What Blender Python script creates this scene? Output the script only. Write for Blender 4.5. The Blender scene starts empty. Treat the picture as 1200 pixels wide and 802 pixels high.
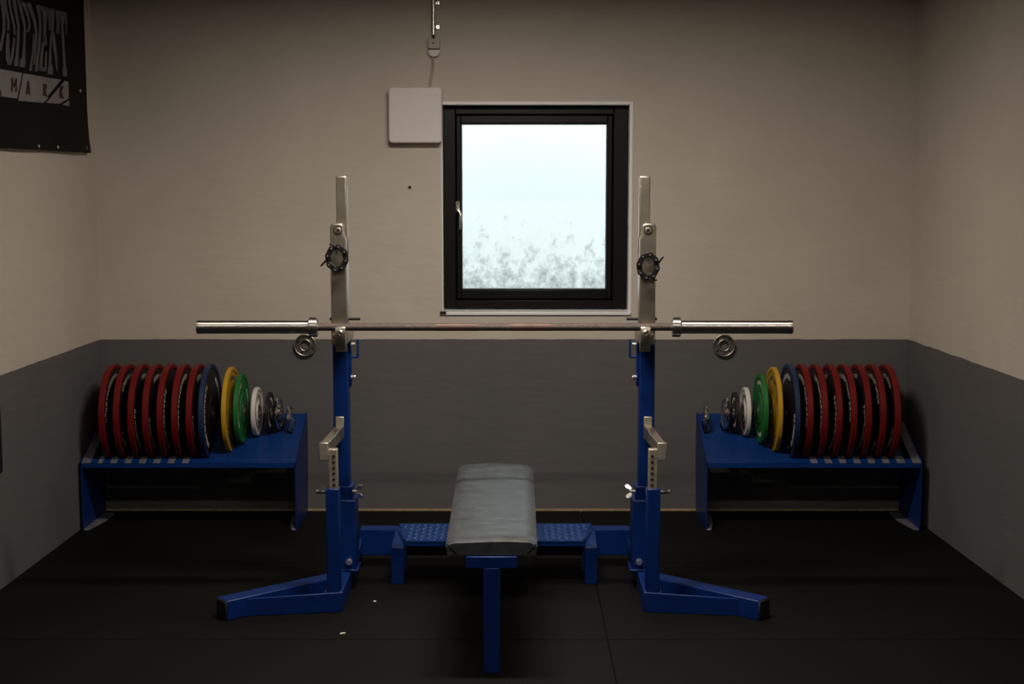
import bpy, bmesh, math, random
from mathutils import Vector, Matrix
random.seed(7)
S = bpy.context.scene
COL = S.collection
PI = math.pi

# ------------------------------------------------------------------ camera model (1200 x 802)
F = 50.0 / 36.0 * 1200.0
TILT = math.radians(6.54)
CAMZ = 1.6
CT, ST = math.cos(TILT), math.sin(TILT)
def ray(u, v):
    xc = (u - 600.0) / F; yc = (401.0 - v) / F
    return Vector((xc, CT + yc * ST, -ST + yc * CT))
def on_y(u, v, Y):
    d = ray(u, v); k = Y / d.y
    return Vector((d.x * k, Y, CAMZ + d.z * k))
def on_x(u, v, X):
    d = ray(u, v); k = X / d.x
    return Vector((X, d.y * k, CAMZ + d.z * k))

# ------------------------------------------------------------------ materials
def nodes(name):
    m = bpy.data.materials.new(name); m.use_nodes = True
    nt = m.node_tree
    return m, nt, nt.nodes['Principled BSDF']
def mat(name, col, rough=0.5, metal=0.0, var=0.08, scale=18.0, bump=0.0, bscale=120.0, spec=0.5, coat=0.0):
    m, nt, b = nodes(name)
    N, L = nt.nodes, nt.links
    tc = N.new('ShaderNodeTexCoord')
    nz = N.new('ShaderNodeTexNoise'); nz.inputs['Scale'].default_value = scale; nz.inputs['Detail'].default_value = 5
    L.new(tc.outputs['Object'], nz.inputs['Vector'])
    rp = N.new('ShaderNodeValToRGB')
    a = [max(0, c * (1 - var)) for c in col]; c2 = [min(1, c * (1 + var)) for c in col]
    rp.color_ramp.elements[0].position = 0.3; rp.color_ramp.elements[0].color = (*a, 1)
    rp.color_ramp.elements[1].position = 0.7; rp.color_ramp.elements[1].color = (*c2, 1)
    L.new(nz.outputs['Fac'], rp.inputs['Fac']); L.new(rp.outputs['Color'], b.inputs['Base Color'])
    b.inputs['Roughness'].default_value = rough; b.inputs['Metallic'].default_value = metal
    b.inputs['Specular IOR Level'].default_value = spec
    b.inputs['Coat Weight'].default_value = coat
    if bump:
        n2 = N.new('ShaderNodeTexNoise'); n2.inputs['Scale'].default_value = bscale; n2.inputs['Detail'].default_value = 3
        L.new(tc.outputs['Object'], n2.inputs['Vector'])
        bp = N.new('ShaderNodeBump'); bp.inputs['Strength'].default_value = bump; bp.inputs['Distance'].default_value = 0.004
        L.new(n2.outputs['Fac'], bp.inputs['Height']); L.new(bp.outputs['Normal'], b.inputs['Normal'])
    return m

def wall_material():
    m, nt, b = nodes('two_tone_wall_paint')
    N, L = nt.nodes, nt.links
    geo = N.new('ShaderNodeNewGeometry')
    sep = N.new('ShaderNodeSeparateXYZ'); L.new(geo.outputs['Position'], sep.inputs['Vector'])
    nz = N.new('ShaderNodeTexNoise'); nz.inputs['Scale'].default_value = 9; nz.inputs['Detail'].default_value = 4
    L.new(geo.outputs['Position'], nz.inputs['Vector'])
    ad = N.new('ShaderNodeMath'); ad.operation = 'MULTIPLY_ADD'
    L.new(nz.outputs['Fac'], ad.inputs[0]); ad.inputs[1].default_value = 0.010; L.new(sep.outputs['Z'], ad.inputs[2])
    gt = N.new('ShaderNodeMath'); gt.operation = 'GREATER_THAN'; gt.inputs[1].default_value = 0.841
    L.new(ad.outputs[0], gt.inputs[0])
    n2 = N.new('ShaderNodeTexNoise'); n2.inputs['Scale'].default_value = 2.3; n2.inputs['Detail'].default_value = 8; n2.inputs['Roughness'].default_value = 0.65
    L.new(geo.outputs['Position'], n2.inputs['Vector'])
    def ramp(c1, c2):
        r = N.new('ShaderNodeValToRGB')
        r.color_ramp.elements[0].position = 0.3; r.color_ramp.elements[0].color = (*c1, 1)
        r.color_ramp.elements[1].position = 0.7; r.color_ramp.elements[1].color = (*c2, 1)
        L.new(n2.outputs['Fac'], r.inputs['Fac']); return r
    up = ramp((0.54, 0.49, 0.42), (0.60, 0.545, 0.475))
    lo = ramp((0.110, 0.108, 0.110), (0.124, 0.121, 0.123))
    mx = N.new('ShaderNodeMix'); mx.data_type = 'RGBA'
    L.new(gt.outputs[0], mx.inputs['Factor']); L.new(lo.outputs['Color'], mx.inputs[6]); L.new(up.outputs['Color'], mx.inputs[7])
    L.new(mx.outputs[2], b.inputs['Base Color'])
    b.inputs['Roughness'].default_value = 0.62; b.inputs['Specular IOR Level'].default_value = 0.3
    # uneven plaster over brick: stretched noise plus fine grain
    mp = N.new('ShaderNodeMapping'); mp.inputs['Scale'].default_value = (5, 5, 16)
    L.new(geo.outputs['Position'], mp.inputs['Vector'])
    n3 = N.new('ShaderNodeTexNoise'); n3.inputs['Scale'].default_value = 1.0; n3.inputs['Detail'].default_value = 6
    L.new(mp.outputs['Vector'], n3.inputs['Vector'])
    bp = N.new('ShaderNodeBump'); bp.inputs['Strength'].default_value = 0.24; bp.inputs['Distance'].default_value = 0.012
    L.new(n3.outputs['Fac'], bp.inputs['Height']); L.new(bp.outputs['Normal'], b.inputs['Normal'])
    return m

def outside_material():
    m, nt, b = nodes('mouldy_white_render')
    N, L = nt.nodes, nt.links
    geo = N.new('ShaderNodeNewGeometry')
    sep = N.new('ShaderNodeSeparateXYZ'); L.new(geo.outputs['Position'], sep.inputs['Vector'])
    mp = N.new('ShaderNodeMapping'); mp.inputs['Scale'].default_value = (14, 1, 12)
    L.new(geo.outputs['Position'], mp.inputs['Vector'])
    n1 = N.new('ShaderNodeTexNoise'); n1.inputs['Scale'].default_value = 1.0; n1.inputs['Detail'].default_value = 10; n1.inputs['Roughness'].default_value = 0.74
    L.new(mp.outputs['Vector'], n1.inputs['Vector'])
    hr = N.new('ShaderNodeMapRange'); hr.inputs['From Min'].default_value = 0.95; hr.inputs['From Max'].default_value = 1.50
    hr.inputs['To Min'].default_value = 0.15; hr.inputs['To Max'].default_value = -0.13
    L.new(sep.outputs['Z'], hr.inputs['Value'])
    ad = N.new('ShaderNodeMath'); ad.operation = 'ADD'
    L.new(n1.outputs['Fac'], ad.inputs[0]); L.new(hr.outputs['Result'], ad.inputs[1])
    rp = N.new('ShaderNodeValToRGB')
    rp.color_ramp.elements[0].position = 0.52; rp.color_ramp.elements[0].color = (0.86, 0.87, 0.87, 1)
    rp.color_ramp.elements[1].position = 0.74; rp.color_ramp.elements[1].color = (0.30, 0.32, 0.31, 1)
    L.new(ad.outputs[0], rp.inputs['Fac']); L.new(rp.outputs['Color'], b.inputs['Base Color'])
    b.inputs['Roughness'].default_value = 0.9
    return m

def rubber_material():
    m, nt, b = nodes('black_rubber_tile')
    N, L = nt.nodes, nt.links
    geo = N.new('ShaderNodeNewGeometry')
    n1 = N.new('ShaderNodeTexNoise'); n1.inputs['Scale'].default_value = 1.4; n1.inputs['Detail'].default_value = 7
    L.new(geo.outputs['Position'], n1.inputs['Vector'])
    rp = N.new('ShaderNodeValToRGB')
    rp.color_ramp.elements[0].position = 0.3; rp.color_ramp.elements[0].color = (0.0036, 0.0033, 0.0031, 1)
    rp.color_ramp.elements[1].position = 0.75; rp.color_ramp.elements[1].color = (0.0062, 0.0056, 0.0052, 1)
    L.new(n1.outputs['Fac'], rp.inputs['Fac']); L.new(rp.outputs['Color'], b.inputs['Base Color'])
    r2 = N.new('ShaderNodeMapRange'); r2.inputs['To Min'].default_value = 0.55; r2.inputs['To Max'].default_value = 0.75
    L.new(n1.outputs['Fac'], r2.inputs['Value']); L.new(r2.outputs['Result'], b.inputs['Roughness'])
    b.inputs['Specular IOR Level'].default_value = 0.12
    n2 = N.new('ShaderNodeTexNoise'); n2.inputs['Scale'].default_value = 350
    L.new(geo.outputs['Position'], n2.inputs['Vector'])
    bp = N.new('ShaderNodeBump'); bp.inputs['Strength'].default_value = 0.25; bp.inputs['Distance'].default_value = 0.002
    L.new(n2.outputs['Fac'], bp.inputs['Height']); L.new(bp.outputs['Normal'], b.inputs['Normal'])
    return m

def leather_material():
    m, nt, b = nodes('worn_grey_vinyl')
    N, L = nt.nodes, nt.links
    tc = N.new('ShaderNodeTexCoord')
    n1 = N.new('ShaderNodeTexNoise'); n1.inputs['Scale'].default_value = 16; n1.inputs['Detail'].default_value = 9; n1.inputs['Roughness'].default_value = 0.75
    L.new(tc.outputs['Object'], n1.inputs['Vector'])
    rp = N.new('ShaderNodeValToRGB')
    rp.color_ramp.elements[0].position = 0.38; rp.color_ramp.elements[0].color = (0.028, 0.035, 0.041, 1)
    rp.color_ramp.elements[1].position = 0.62; rp.color_ramp.elements[1].color = (0.070, 0.080, 0.089, 1)
    L.new(n1.outputs['Fac'], rp.inputs['Fac']); L.new(rp.outputs['Color'], b.inputs['Base Color'])
    r2 = N.new('ShaderNodeMapRange'); r2.inputs['To Min'].default_value = 0.30; r2.inputs['To Max'].default_value = 0.55
    L.new(n1.outputs['Fac'], r2.inputs['Value']); L.new(r2.outputs['Result'], b.inputs['Roughness']); b.inputs['Specular IOR Level'].default_value = 0.7
    mp = N.new('ShaderNodeMapping'); mp.inputs['Scale'].default_value = (9, 16, 9)
    L.new(tc.outputs['Object'], mp.inputs['Vector'])
    n2 = N.new('ShaderNodeTexNoise'); n2.inputs['Scale'].default_value = 1; n2.inputs['Detail'].default_value = 7
    L.new(mp.outputs['Vector'], n2.inputs['Vector'])
    bp = N.new('ShaderNodeBump'); bp.inputs['Strength'].default_value = 0.4; bp.inputs['Distance'].default_value = 0.006
    L.new(n2.outputs['Fac'], bp.inputs['Height']); L.new(bp.outputs['Normal'], b.inputs['Normal'])
    return m

def glass_material():
    m = bpy.data.materials.new('window_glass'); m.use_nodes = True
    nt = m.node_tree; N, L = nt.nodes, nt.links
    N.remove(N['Principled BSDF'])
    out = N['Material Output']
    tr = N.new('ShaderNodeBsdfTransparent'); tr.inputs['Color'].default_value = (0.95, 0.98, 0.98, 1)
    gl = N.new('ShaderNodeBsdfGlossy'); gl.inputs['Roughness'].default_value = 0.02
    fr = N.new('ShaderNodeFresnel'); fr.inputs['IOR'].default_value = 1.45
    mx = N.new('ShaderNodeMixShader')
    L.new(fr.outputs[0], mx.inputs[0]); L.new(tr.outputs[0], mx.inputs[1]); L.new(gl.outputs[0], mx.inputs[2])
    L.new(mx.outputs[0], out.inputs['Surface'])
    return m

M = {}
def turned(name, col, rough):
    m = mat(name, col, rough, metal=1.0, var=0.05)
    nt = m.node_tree; b = nt.nodes['Principled BSDF']
    tg = nt.nodes.new('ShaderNodeTangent'); tg.direction_type = 'RADIAL'; tg.axis = 'X'
    nt.links.new(tg.outputs[0], b.inputs['Tangent']); b.inputs['Anisotropic'].default_value = 0.8; b.inputs['Anisotropic Rotation'].default_value = 0.25
    return m
M['wall'] = wall_material()
M['outside'] = outside_material()
M['rubber'] = rubber_material()
M['vinyl'] = leather_material()
M['glass'] = glass_material()
M['ceiling'] = mat('ceiling_paint', (0.10, 0.095, 0.09), 0.8)
M['bare'] = mat('bare_plaster_edge', (0.38, 0.28, 0.16), 0.8, var=0.2, scale=30)
M['white_trim'] = mat('white_gloss_trim', (0.88, 0.88, 0.88), 0.35, var=0.04, bump=0.1, bscale=40)
M['frame'] = mat('anthracite_window_frame', (0.0045, 0.0055, 0.0060), 0.42, var=0.06, spec=0.22)
M['gasket'] = mat('grey_glazing_bead', (0.05, 0.058, 0.062), 0.4)
M['blue'] = mat('blue_powder_coat', (0.0015, 0.021, 0.135), 0.38, var=0.12, scale=22, bump=0.06, bscale=260, spec=0.32)
M['blue_shelf'] = mat('blue_shelf_powder_coat', (0.002, 0.030, 0.155), 0.36, var=0.1, scale=22, bump=0.06, bscale=260, spec=0.35)
M['plated'] = mat('nickel_plated_steel', (0.47, 0.43, 0.355), 0.36, metal=0.95, var=0.12, scale=14)
M['plated_pale'] = mat('pale_galvanised_steel', (0.50, 0.46, 0.38), 0.45, metal=0.75, var=0.12, scale=25)
M['chrome'] = mat('polished_chrome', (0.72, 0.71, 0.69), 0.16, metal=1.0, var=0.04)
M['brushed'] = turned('turned_steel_sleeve', (0.58, 0.55, 0.52), 0.34)
M['shaft'] = mat('knurled_dark_steel', (0.13, 0.110, 0.098), 0.52, metal=0.9, var=0.2, scale=90, bump=0.5, bscale=900)
M['smooth_shaft'] = mat('smooth_reddish_steel', (0.12, 0.075, 0.07), 0.6, metal=0.6, var=0.15)
M['bolt'] = mat('bright_zinc_bolt', (0.85, 0.84, 0.81), 0.22, metal=0.9, var=0.05)
M['black_plastic'] = mat('black_plastic', (0.008, 0.008, 0.009), 0.5)
M['dark_hole'] = mat('dark_hole', (0.01, 0.007, 0.006), 0.9)
M['black_steel'] = mat('black_chain_steel', (0.012, 0.011, 0.011), 0.4, metal=0.3)
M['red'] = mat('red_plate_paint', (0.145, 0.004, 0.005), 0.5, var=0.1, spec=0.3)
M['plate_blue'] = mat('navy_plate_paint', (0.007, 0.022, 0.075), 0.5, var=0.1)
M['yellow'] = mat('yellow_plate_paint', (0.50, 0.28, 0.012), 0.5, var=0.08)
M['green'] = mat('green_plate_paint', (0.008, 0.145, 0.026), 0.5, var=0.1)
M['white'] = mat('white_plate_paint', (0.66, 0.62, 0.58), 0.5, var=0.06)
M['black'] = mat('black_plate_paint_and_face_shade', (0.014, 0.013, 0.014), 0.4, var=0.1)
M['letter'] = mat('pale_plate_lettering', (0.42, 0.39, 0.35), 0.5)
M['letter_dark'] = mat('dark_plate_lettering', (0.05, 0.05, 0.05), 0.5)
M['worn'] = mat('worn_bare_steel', (0.19, 0.195, 0.22), 0.42, metal=0.3, var=0.25, scale=30)
M['tread_highlight'] = mat('painted_tread_highlights', (0.05, 0.11, 0.28), 0.35, metal=0.2)  # highlights on the raised tread marks, put into their colour
M['hub'] = mat('steel_plate_hub', (0.30, 0.29, 0.28), 0.35, metal=0.9)
M['box_white'] = mat('white_enclosure_plastic', (0.74, 0.68, 0.66), 0.45, var=0.03)
M['switch'] = mat('aged_cream_plastic', (0.52, 0.46, 0.38), 0.5)
M['cable'] = mat('cream_cable', (0.42, 0.35, 0.27), 0.5)
M['pipe'] = mat('galvanised_pipe', (0.70, 0.67, 0.58), 0.25, metal=0.9)
M['banner'] = mat('black_banner_vinyl', (0.006, 0.004, 0.0036), 0.6, var=0.15, scale=6, bump=0.3, bscale=9, spec=0.12)
M['banner_print'] = mat('pale_banner_print', (0.14, 0.13, 0.13), 0.6, spec=0.2, var=0.15)
M['banner_strip'] = mat('grey_banner_strip', (0.24, 0.225, 0.23), 0.6, var=0.08)
M['banner_red'] = mat('dark_red_banner_print', (0.04, 0.008, 0.009), 0.6)
M['paper'] = mat('white_scrap', (0.7, 0.68, 0.62), 0.8)
M['concrete'] = mat('concrete_ground', (0.35, 0.35, 0.33), 0.9)

# ------------------------------------------------------------------ mesh builder
class MB:
    def __init__(s):
        s.bm = bmesh.new(); s.mi = 0
    def _mark(s, faces):
        for f in faces: f.material_index = s.mi
    def box(s, x0, x1, y0, y1, z0, z1):
        v = [s.bm.verts.new((x, y, z)) for x in (x0, x1) for y in (y0, y1) for z in (z0, z1)]
        q = [(0, 1, 3, 2), (4, 6, 7, 5), (0, 4, 5, 1), (2, 3, 7, 6), (0, 2, 6, 4), (1, 5, 7, 3)]
        s._mark([s.bm.faces.new([v[i] for i in f]) for f in q]); return s
    def hexa(s, b, t):
        """solid between two matching polygons"""
        n = len(b)
        vb = [s.bm.verts.new(p) for p in b]; vt = [s.bm.verts.new(p) for p in t]
        fs = [s.bm.faces.new(vb[::-1]), s.bm.faces.new(vt)]
        for i in range(n):
            j = (i + 1) % n
            fs.append(s.bm.faces.new([vb[i], vb[j], vt[j], vt[i]]))
        s._mark(fs); return s
    def prism(s, pts, axis, a, b):
        def P(p, c):
            return {'X': (c, p[0], p[1]), 'Y': (p[0], c, p[1]), 'Z': (p[0], p[1], c)}[axis]
        return s.hexa([P(p, a) for p in pts], [P(p, b) for p in pts])
    def bar(s, p0, p1, w, h, up=(0, 0, 1)):
        p0, p1 = Vector(p0), Vector(p1); d = (p1 - p0).normalized()
        sd = d.cross(Vector(up)).normalized(); u = sd.cross(d).normalized()
        c = [(-w / 2, -h / 2), (w / 2, -h / 2), (w / 2, h / 2), (-w / 2, h / 2)]
        return s.hexa([p0 + sd * a + u * b for a, b in c], [p1 + sd * a + u * b for a, b in c])
    def tube(s, path, r, n=12, caps=True):
        path = [Vector(p) for p in path]; rings = []
        ref = None
        for i, p in enumerate(path):
            if i == 0: d = path[1] - p
            elif i == len(path) - 1: d = p - path[i - 1]
            else: d = (path[i + 1] - p).normalized() + (p - path[i - 1]).normalized()
            d.normalize()
            if ref is None:
                ref = d.orthogonal().normalized()
            a = (ref - d * ref.dot(d)).normalized(); ref = a
            b = d.cross(a)
            rr = r[i] if isinstance(r, (list, tuple)) else r
            rings.append([s.bm.verts.new(p + (a * math.cos(2 * PI * k / n) + b * math.sin(2 * PI * k / n)) * rr) for k in range(n)])
        fs = []
        for A, B in zip(rings, rings[1:]):
            for k in range(n):
                j = (k + 1) % n
                fs.append(s.bm.faces.new([A[k], A[j], B[j], B[k]]))
        if caps:
            fs.append(s.bm.faces.new(rings[0][::-1])); fs.append(s.bm.faces.new(rings[-1]))
        s._mark(fs); return s
    def cyl(s, p0, p1, r, n=20, r2=None):
        return s.tube([p0, p1], [r, r if r2 is None else r2], n)
    def lathe(s, prof, axis='X', c=(0, 0, 0), n=48, closed=True):
        c = Vector(c); rings = []
        for a, r in prof:
            ring = []
            for k in range(n):
                t = 2 * PI * k / n
                q, w = r * math.cos(t), r * math.sin(t)
                ring.append(s.bm.verts.new(c + Vector({'X': (a, q, w), 'Y': (w, a, q), 'Z': (q, w, a)}[axis])))
            rings.append(ring)
        pairs = list(zip(rings, rings[1:]))
        if closed: pairs.append((rings[-1], rings[0]))
        fs = []
        for A, B in pairs:
            for k in range(n):
                j = (k + 1) % n
                fs.append(s.bm.faces.new([A[k], A[j], B[j], B[k]]))
        s._mark(fs); return s
    def torus(s, c, axis, R, r, n=40, m=10):
        prof = [(math.sin(2 * PI * i / m) * r, R + math.cos(2 * PI * i / m) * r) for i in range(m)]
        return s.lathe(prof, axis, c, n)
    def ball(s, c, r, sc=(1, 1, 1), rot=None, u=16, v=10):
        mt = Matrix.Translation(Vector(c)) @ (rot.to_4x4() if rot else Matrix.Identity(4)) @ Matrix.Diagonal((*[r * k for k in sc], 1))
        g = bmesh.ops.create_uvsphere(s.bm, u_segments=u, v_segments=v, radius=1, matrix=mt)
        s._mark({f for q in g['verts'] for f in q.link_faces}); return s
    def build(s, name, m, parent=None, bevel=0.0, seg=2, angle=35, smooth=True):
        bm = s.bm
        bmesh.ops.recalc_face_normals(bm, faces=bm.faces[:])
        o0 = Vector((0, 0, 0)); p = parent
        while p is not None:
            o0 += p.location; p = p.parent
        bmesh.ops.translate(bm, verts=bm.verts[:], vec=-o0)
        me = bpy.data.meshes.new(name); 
        if smooth:
            ca = math.radians(angle)
            for f in bm.faces: f.smooth = True
            for e in bm.edges:
                if len(e.link_faces) != 2 or e.calc_face_angle(0) > ca: e.smooth = False
        bm.to_mesh(me); bm.free()
        for q in (m if isinstance(m, (list, tuple)) else [m]):
            me.materials.append(q if not isinstance(q, str) else M[q])
        o = bpy.data.objects.new(name, me); COL.objects.link(o)
        if parent is not None: o.parent = parent
        if bevel:
            bv = o.modifiers.new('bevel', 'BEVEL'); bv.width = bevel; bv.segments = seg; bv.limit_method = 'ANGLE'; bv.angle_limit = math.radians(40)
            bv.harden_normals = False
        return o

def tag(o, label=None, cat=None, group=None, kind=None):
    if label: o['label'] = label
    if cat: o['category'] = cat
    if group: o['group'] = group
    if kind: o['kind'] = kind
    return o
def thing(name, loc, label, cat, group=None):
    o = bpy.data.objects.new(name, None); COL.objects.link(o)
    o.empty_display_size = 0.1; o.location = loc
    return tag(o, label, cat, group)
def struct(o, label=None):
    return tag(o, label, None, None, 'structure')

# ------------------------------------------------------------------ room shell
YW = 6.78
def xl(y): return -1.972 - (YW - y) * 0.0245
def xr(y): return 1.900 + (YW - y) * 0.0400
OX0, OX1, OZ0, OZ1 = -0.336, 0.571, 0.963, 1.963
ZC = 2.78
b = MB()
b.box(-2.6, OX0, YW, YW + .22, -.1, ZC); b.box(OX1, 2.7, YW, YW + .22, -.1, ZC)
b.box(OX0, OX1, YW, YW + .22, -.1, OZ0); b.box(OX0, OX1, YW, YW + .22, OZ1, ZC)
wb = struct(b.build('wall_back', 'wall', smooth=False), 'beige and grey painted back wall with a small window')
b = MB(); b.hexa([(xl(YW), YW, -.1), (xl(-3), -3, -.1), (xl(-3) - .2, -3, -.1), (xl(YW) - .2, YW, -.1)],
                 [(xl(YW), YW, ZC), (xl(-3), -3, ZC), (xl(-3) - .2, -3, ZC), (xl(YW) - .2, YW, ZC)])
struct(b.build('wall_left', 'wall', smooth=False), 'beige and grey painted left wall')
b = MB(); b.hexa([(xr(YW), YW, -.1), (xr(-3), -3, -.1), (xr(-3) + .2, -3, -.1), (xr(YW) + .2, YW, -.1)],
                 [(xr(YW), YW, ZC), (xr(-3), -3, ZC), (xr(-3) + .2, -3, ZC), (xr(YW) + .2, YW, ZC)])
struct(b.build('wall_right', 'wall', smooth=False), 'beige and grey painted right wall')
b = MB(); b.box(-2.6, 2.8, -3.2, -3, -.1, ZC); struct(b.build('wall_front', 'ceiling', smooth=False))
b = MB(); b.box(-2.6, 2.8, -3.2, YW + .22, ZC, ZC + .2); struct(b.build('ceiling', 'ceiling', smooth=False))
# floor of one metre rubber tiles on a slab
b = MB(); b.mi = 1; b.box(-2.6, 2.8, -3.2, YW, -.1, -.02); b.mi = 0
g = .0012
for i in range(-2, 3):
    for j in range(-8, 3):
        x0 = .334 + (i - 1) * 1.0; y0 = 4.82 + (j - 0) * 1.0 - 1
        ga = g if abs(x0 - .334) < .01 else .0002
        gb = g if abs(x0 + .666) < .01 else .0002
        x0c, x1c = max(x0, -2.3) + ga, min(x0 + 1, 2.4) - gb
        y0c, y1c = max(y0, -3) + .002, min(y0 + 1, 6.762) - .002
        if x1c > x0c and y1c > y0c: b.box(x0c, x1c, y0c, y1c, -.02, 0)
fl = struct(b.build('floor', ['rubber', 'rubber']), 'black rubber tile floor')
# bare strip of plaster along the foot of the walls
b = MB(); b.box(xl(YW), xr(YW), YW - .006, YW, -.02, .006)
struct(b.build('baseboard_back', 'bare', smooth=False), 'thin bare plaster line at the foot of the back wall')

# ------------------------------------------------------------------ window
FY = 6.84
fx0, fx1, fz0, fz1 = -.327, .5535, .981, 1.946
b = MB()   # white lined reveal
ry0, ry1 = YW - .004, YW + .2
b.box(OX0, fx0 - .001, ry0, ry1, OZ0, OZ1); b.box(fx1 + .001, OX1, ry0, ry1, OZ0, OZ1)
b.box(fx0 - .001, fx1 + .001, ry0, ry1, fz1 + .001, OZ1)
b.hexa([(OX0 + .003, YW - .012, OZ0 - .010), (OX1 - .003, YW - .012, OZ0 - .010), (OX1 - .003, ry1, OZ0 - .004), (OX0 + .003, ry1, OZ0 - .004)],
       [(OX0 + .003, YW - .012, fz0 - .013), (OX1 - .003, YW - .012, fz0 - .013), (OX1 - .003, ry1, fz0 - .001), (OX0 + .003, ry1, fz0 - .001)])
struct(b.build('trim_1', 'white_trim', bevel=.003), 'white painted window reveal and sill')
def ring(b, x0, x1, z0, z1, X0, X1, Z0, Z1, y0, y1):
    """rectangular ring: outer x0..z1, inner X0..Z1"""
    b.box(x0, X0, y0, y1, z0, z1); b.box(X1, x1, y0, y1, z0, z1)
    b.box(X0, X1, y0, y1, z0, Z0); b.box(X0, X1, y0, y1, Z1, z1)
sx0, sx1, sz0, sz1 = -.2655, .480, 1.023, 1.902
gx0, gx1, gz0, gz1 = -.2386, .4515, 1.073, 1.858
b = MB(); ring(b, fx0, fx1, fz0, fz1, sx0 - .004, sx1 + .004, sz0 - .004, sz1 + .004, FY, FY + .086); ring(b, fx0, fx1, fz0, fz1, sx0 + .01, sx1 - .01, sz0 + .01, sz1 - .01, FY + .0855, FY + .115)
win = struct(b.build('window_1', 'frame', bevel=.004), 'black framed window with a small silver lever handle')
b = MB(); ring(b, sx0, sx1, sz0, sz1, gx0 - .006, gx1 + .006, gz0 - .006, gz1 + .006, FY + .016, FY + .085)
sash = b.build('sash', 'frame', win, bevel=.004)
b = MB(); ring(b, gx0 - .006, gx1 + .006, gz0 - .006, gz1 + .006, gx0, gx1, gz0, gz1, FY + .026, FY + .07)
b.build('glazing_bead', 'gasket', sash, bevel=.002)
b = MB(); b.box(gx0 - .002, gx1 + .002, FY + .046, FY + .052, gz0 - .002, gz1 + .002)
b.build('pane', 'glass', sash, smooth=False)
# lever handle
hb = on_y(536.2, 238.5, FY + .016); b = MB()
b.lathe([(0, .001), (0, .012), (-.008, .012), (-.010, .010), (-.010, .001)], 'Y', (hb.x, FY + .016, hb.z), 20)
b.box(hb.x - .011, hb.x + .011, FY + .008, FY + .016, hb.z - .042, hb.z + .008)
p1 = on_y(536.4, 245, FY - .02); p2 = on_y(540, 251, FY - .025); p3 = on_y(539.6, 262, FY - .022); p4 = on_y(539, 269, FY - .018)
b.tube([(hb.x, FY + .01, hb.z - .018), (p1.x, FY - .016, p1.z), p2, p3, p4], [.0075, .0075, .0075, .006, .005], 12)
o = b.build('handle', 'bolt', win); o['label'] = 'silver lever handle'
# dark packer under the sill corner
q = on_y(519.5, 366.5, YW - .012); b = MB(); b.box(q.x - .015, q.x + .014, YW - .02, YW - .004, q.z - .005, q.z + .006)
struct(b.build('trim_2', 'black_plastic', bevel=.001), 'small dark packer at the left end of the sill')

# outside: lit rendered wall of the light well
b = MB(); b.box(-4, 5, 8.0, 8.2, -.6, 2.9); struct(b.build('wall_outside', 'outside', smooth=False), 'pale stained outdoor wall seen through the window')
b = MB(); b.box(-4, 5, 7.0, 8.0, -.7, -.5); struct(b.build('ground', 'concrete', smooth=False))

# ------------------------------------------------------------------ things on the wall
# white enclosure
c0 = on_y(455, 102, YW - .06); c1 = on_y(518, 167.5, YW - .06)
t = thing('wall_box', ((c0.x + c1.x) / 2, YW, c1.z), 'white square plastic box on the wall at the top left corner of the window', 'box')
def rrect(x0, x1, z0, z1, r, n=6):
    pts = []
    for cx, cz, a0 in ((x1 - r, z1 - r, 0), (x0 + r, z1 - r, 90), (x0 + r, z0 + r, 180), (x1 - r, z0 + r, 270)):
        for i in range(n + 1):
            a = math.radians(a0 + 90 * i / n); pts.append((cx + r * math.cos(a), cz + r * math.sin(a)))
    return pts
b = MB(); b.prism(rrect(c0.x, c1.x, c1.z, c0.z, .018), 'Y', YW - .060, YW - .022)
b.build('cover', 'box_white', t, bevel=.006, seg=3)
b = MB(); b.prism(rrect(c0.x + .012, c1.x - .012, c1.z + .012, c0.z - .012, .012), 'Y', YW - .023, YW)
b.build('back_plate', 'switch', t)
# small switch box over it
j0 = on_y(501.5, 45, YW - .03); j1 = on_y(515.5, 57, YW - .03); j2 = on_y(508.5, 66.5, YW - .03)
t = thing('junction_box', ((j0.x + j1.x) / 2, YW, j2.z), 'small cream junction box on the wall beneath the metal pipe', 'junction box')
b = MB(); b.prism(rrect(j0.x, j1.x, j1.z, j0.z, .006), 'Y', YW - .034, YW); b.build('body', 'switch', t, bevel=.003)
b = MB(); pts = [(j0.x + .001, j1.z - .004), (j1.x - .001, j1.z - .004)]
w = (j1.x - j0.x) / 2; cx = (j0.x + j1.x) / 2; zz = j1.z - .012
pts = [(cx + w * math.cos(math.radians(a)), zz + (zz - j2.z) * math.sin(math.radians(a))) for a in range(180, 361, 15)] + [(cx + w, j1.z - .004), (cx - w, j1.z - .004)]
b.prism(pts, 'Y', YW - .030, YW); b.build('lower_cap', 'box_white', t, bevel=.003)
b = MB(); b.box(j0.x + .003, j1.x - .003, YW - .026, YW, j1.z - .005, j1.z + .001); b.build('gap', 'dark_hole', t)
b = MB(); s0 = on_y(507.5, 50.5, YW - .034); b.cyl((s0.x, YW - .034, s0.z), (s0.x, YW - .0355, s0.z), .004, 12); b.build('screw', 'dark_hole', t)
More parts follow.
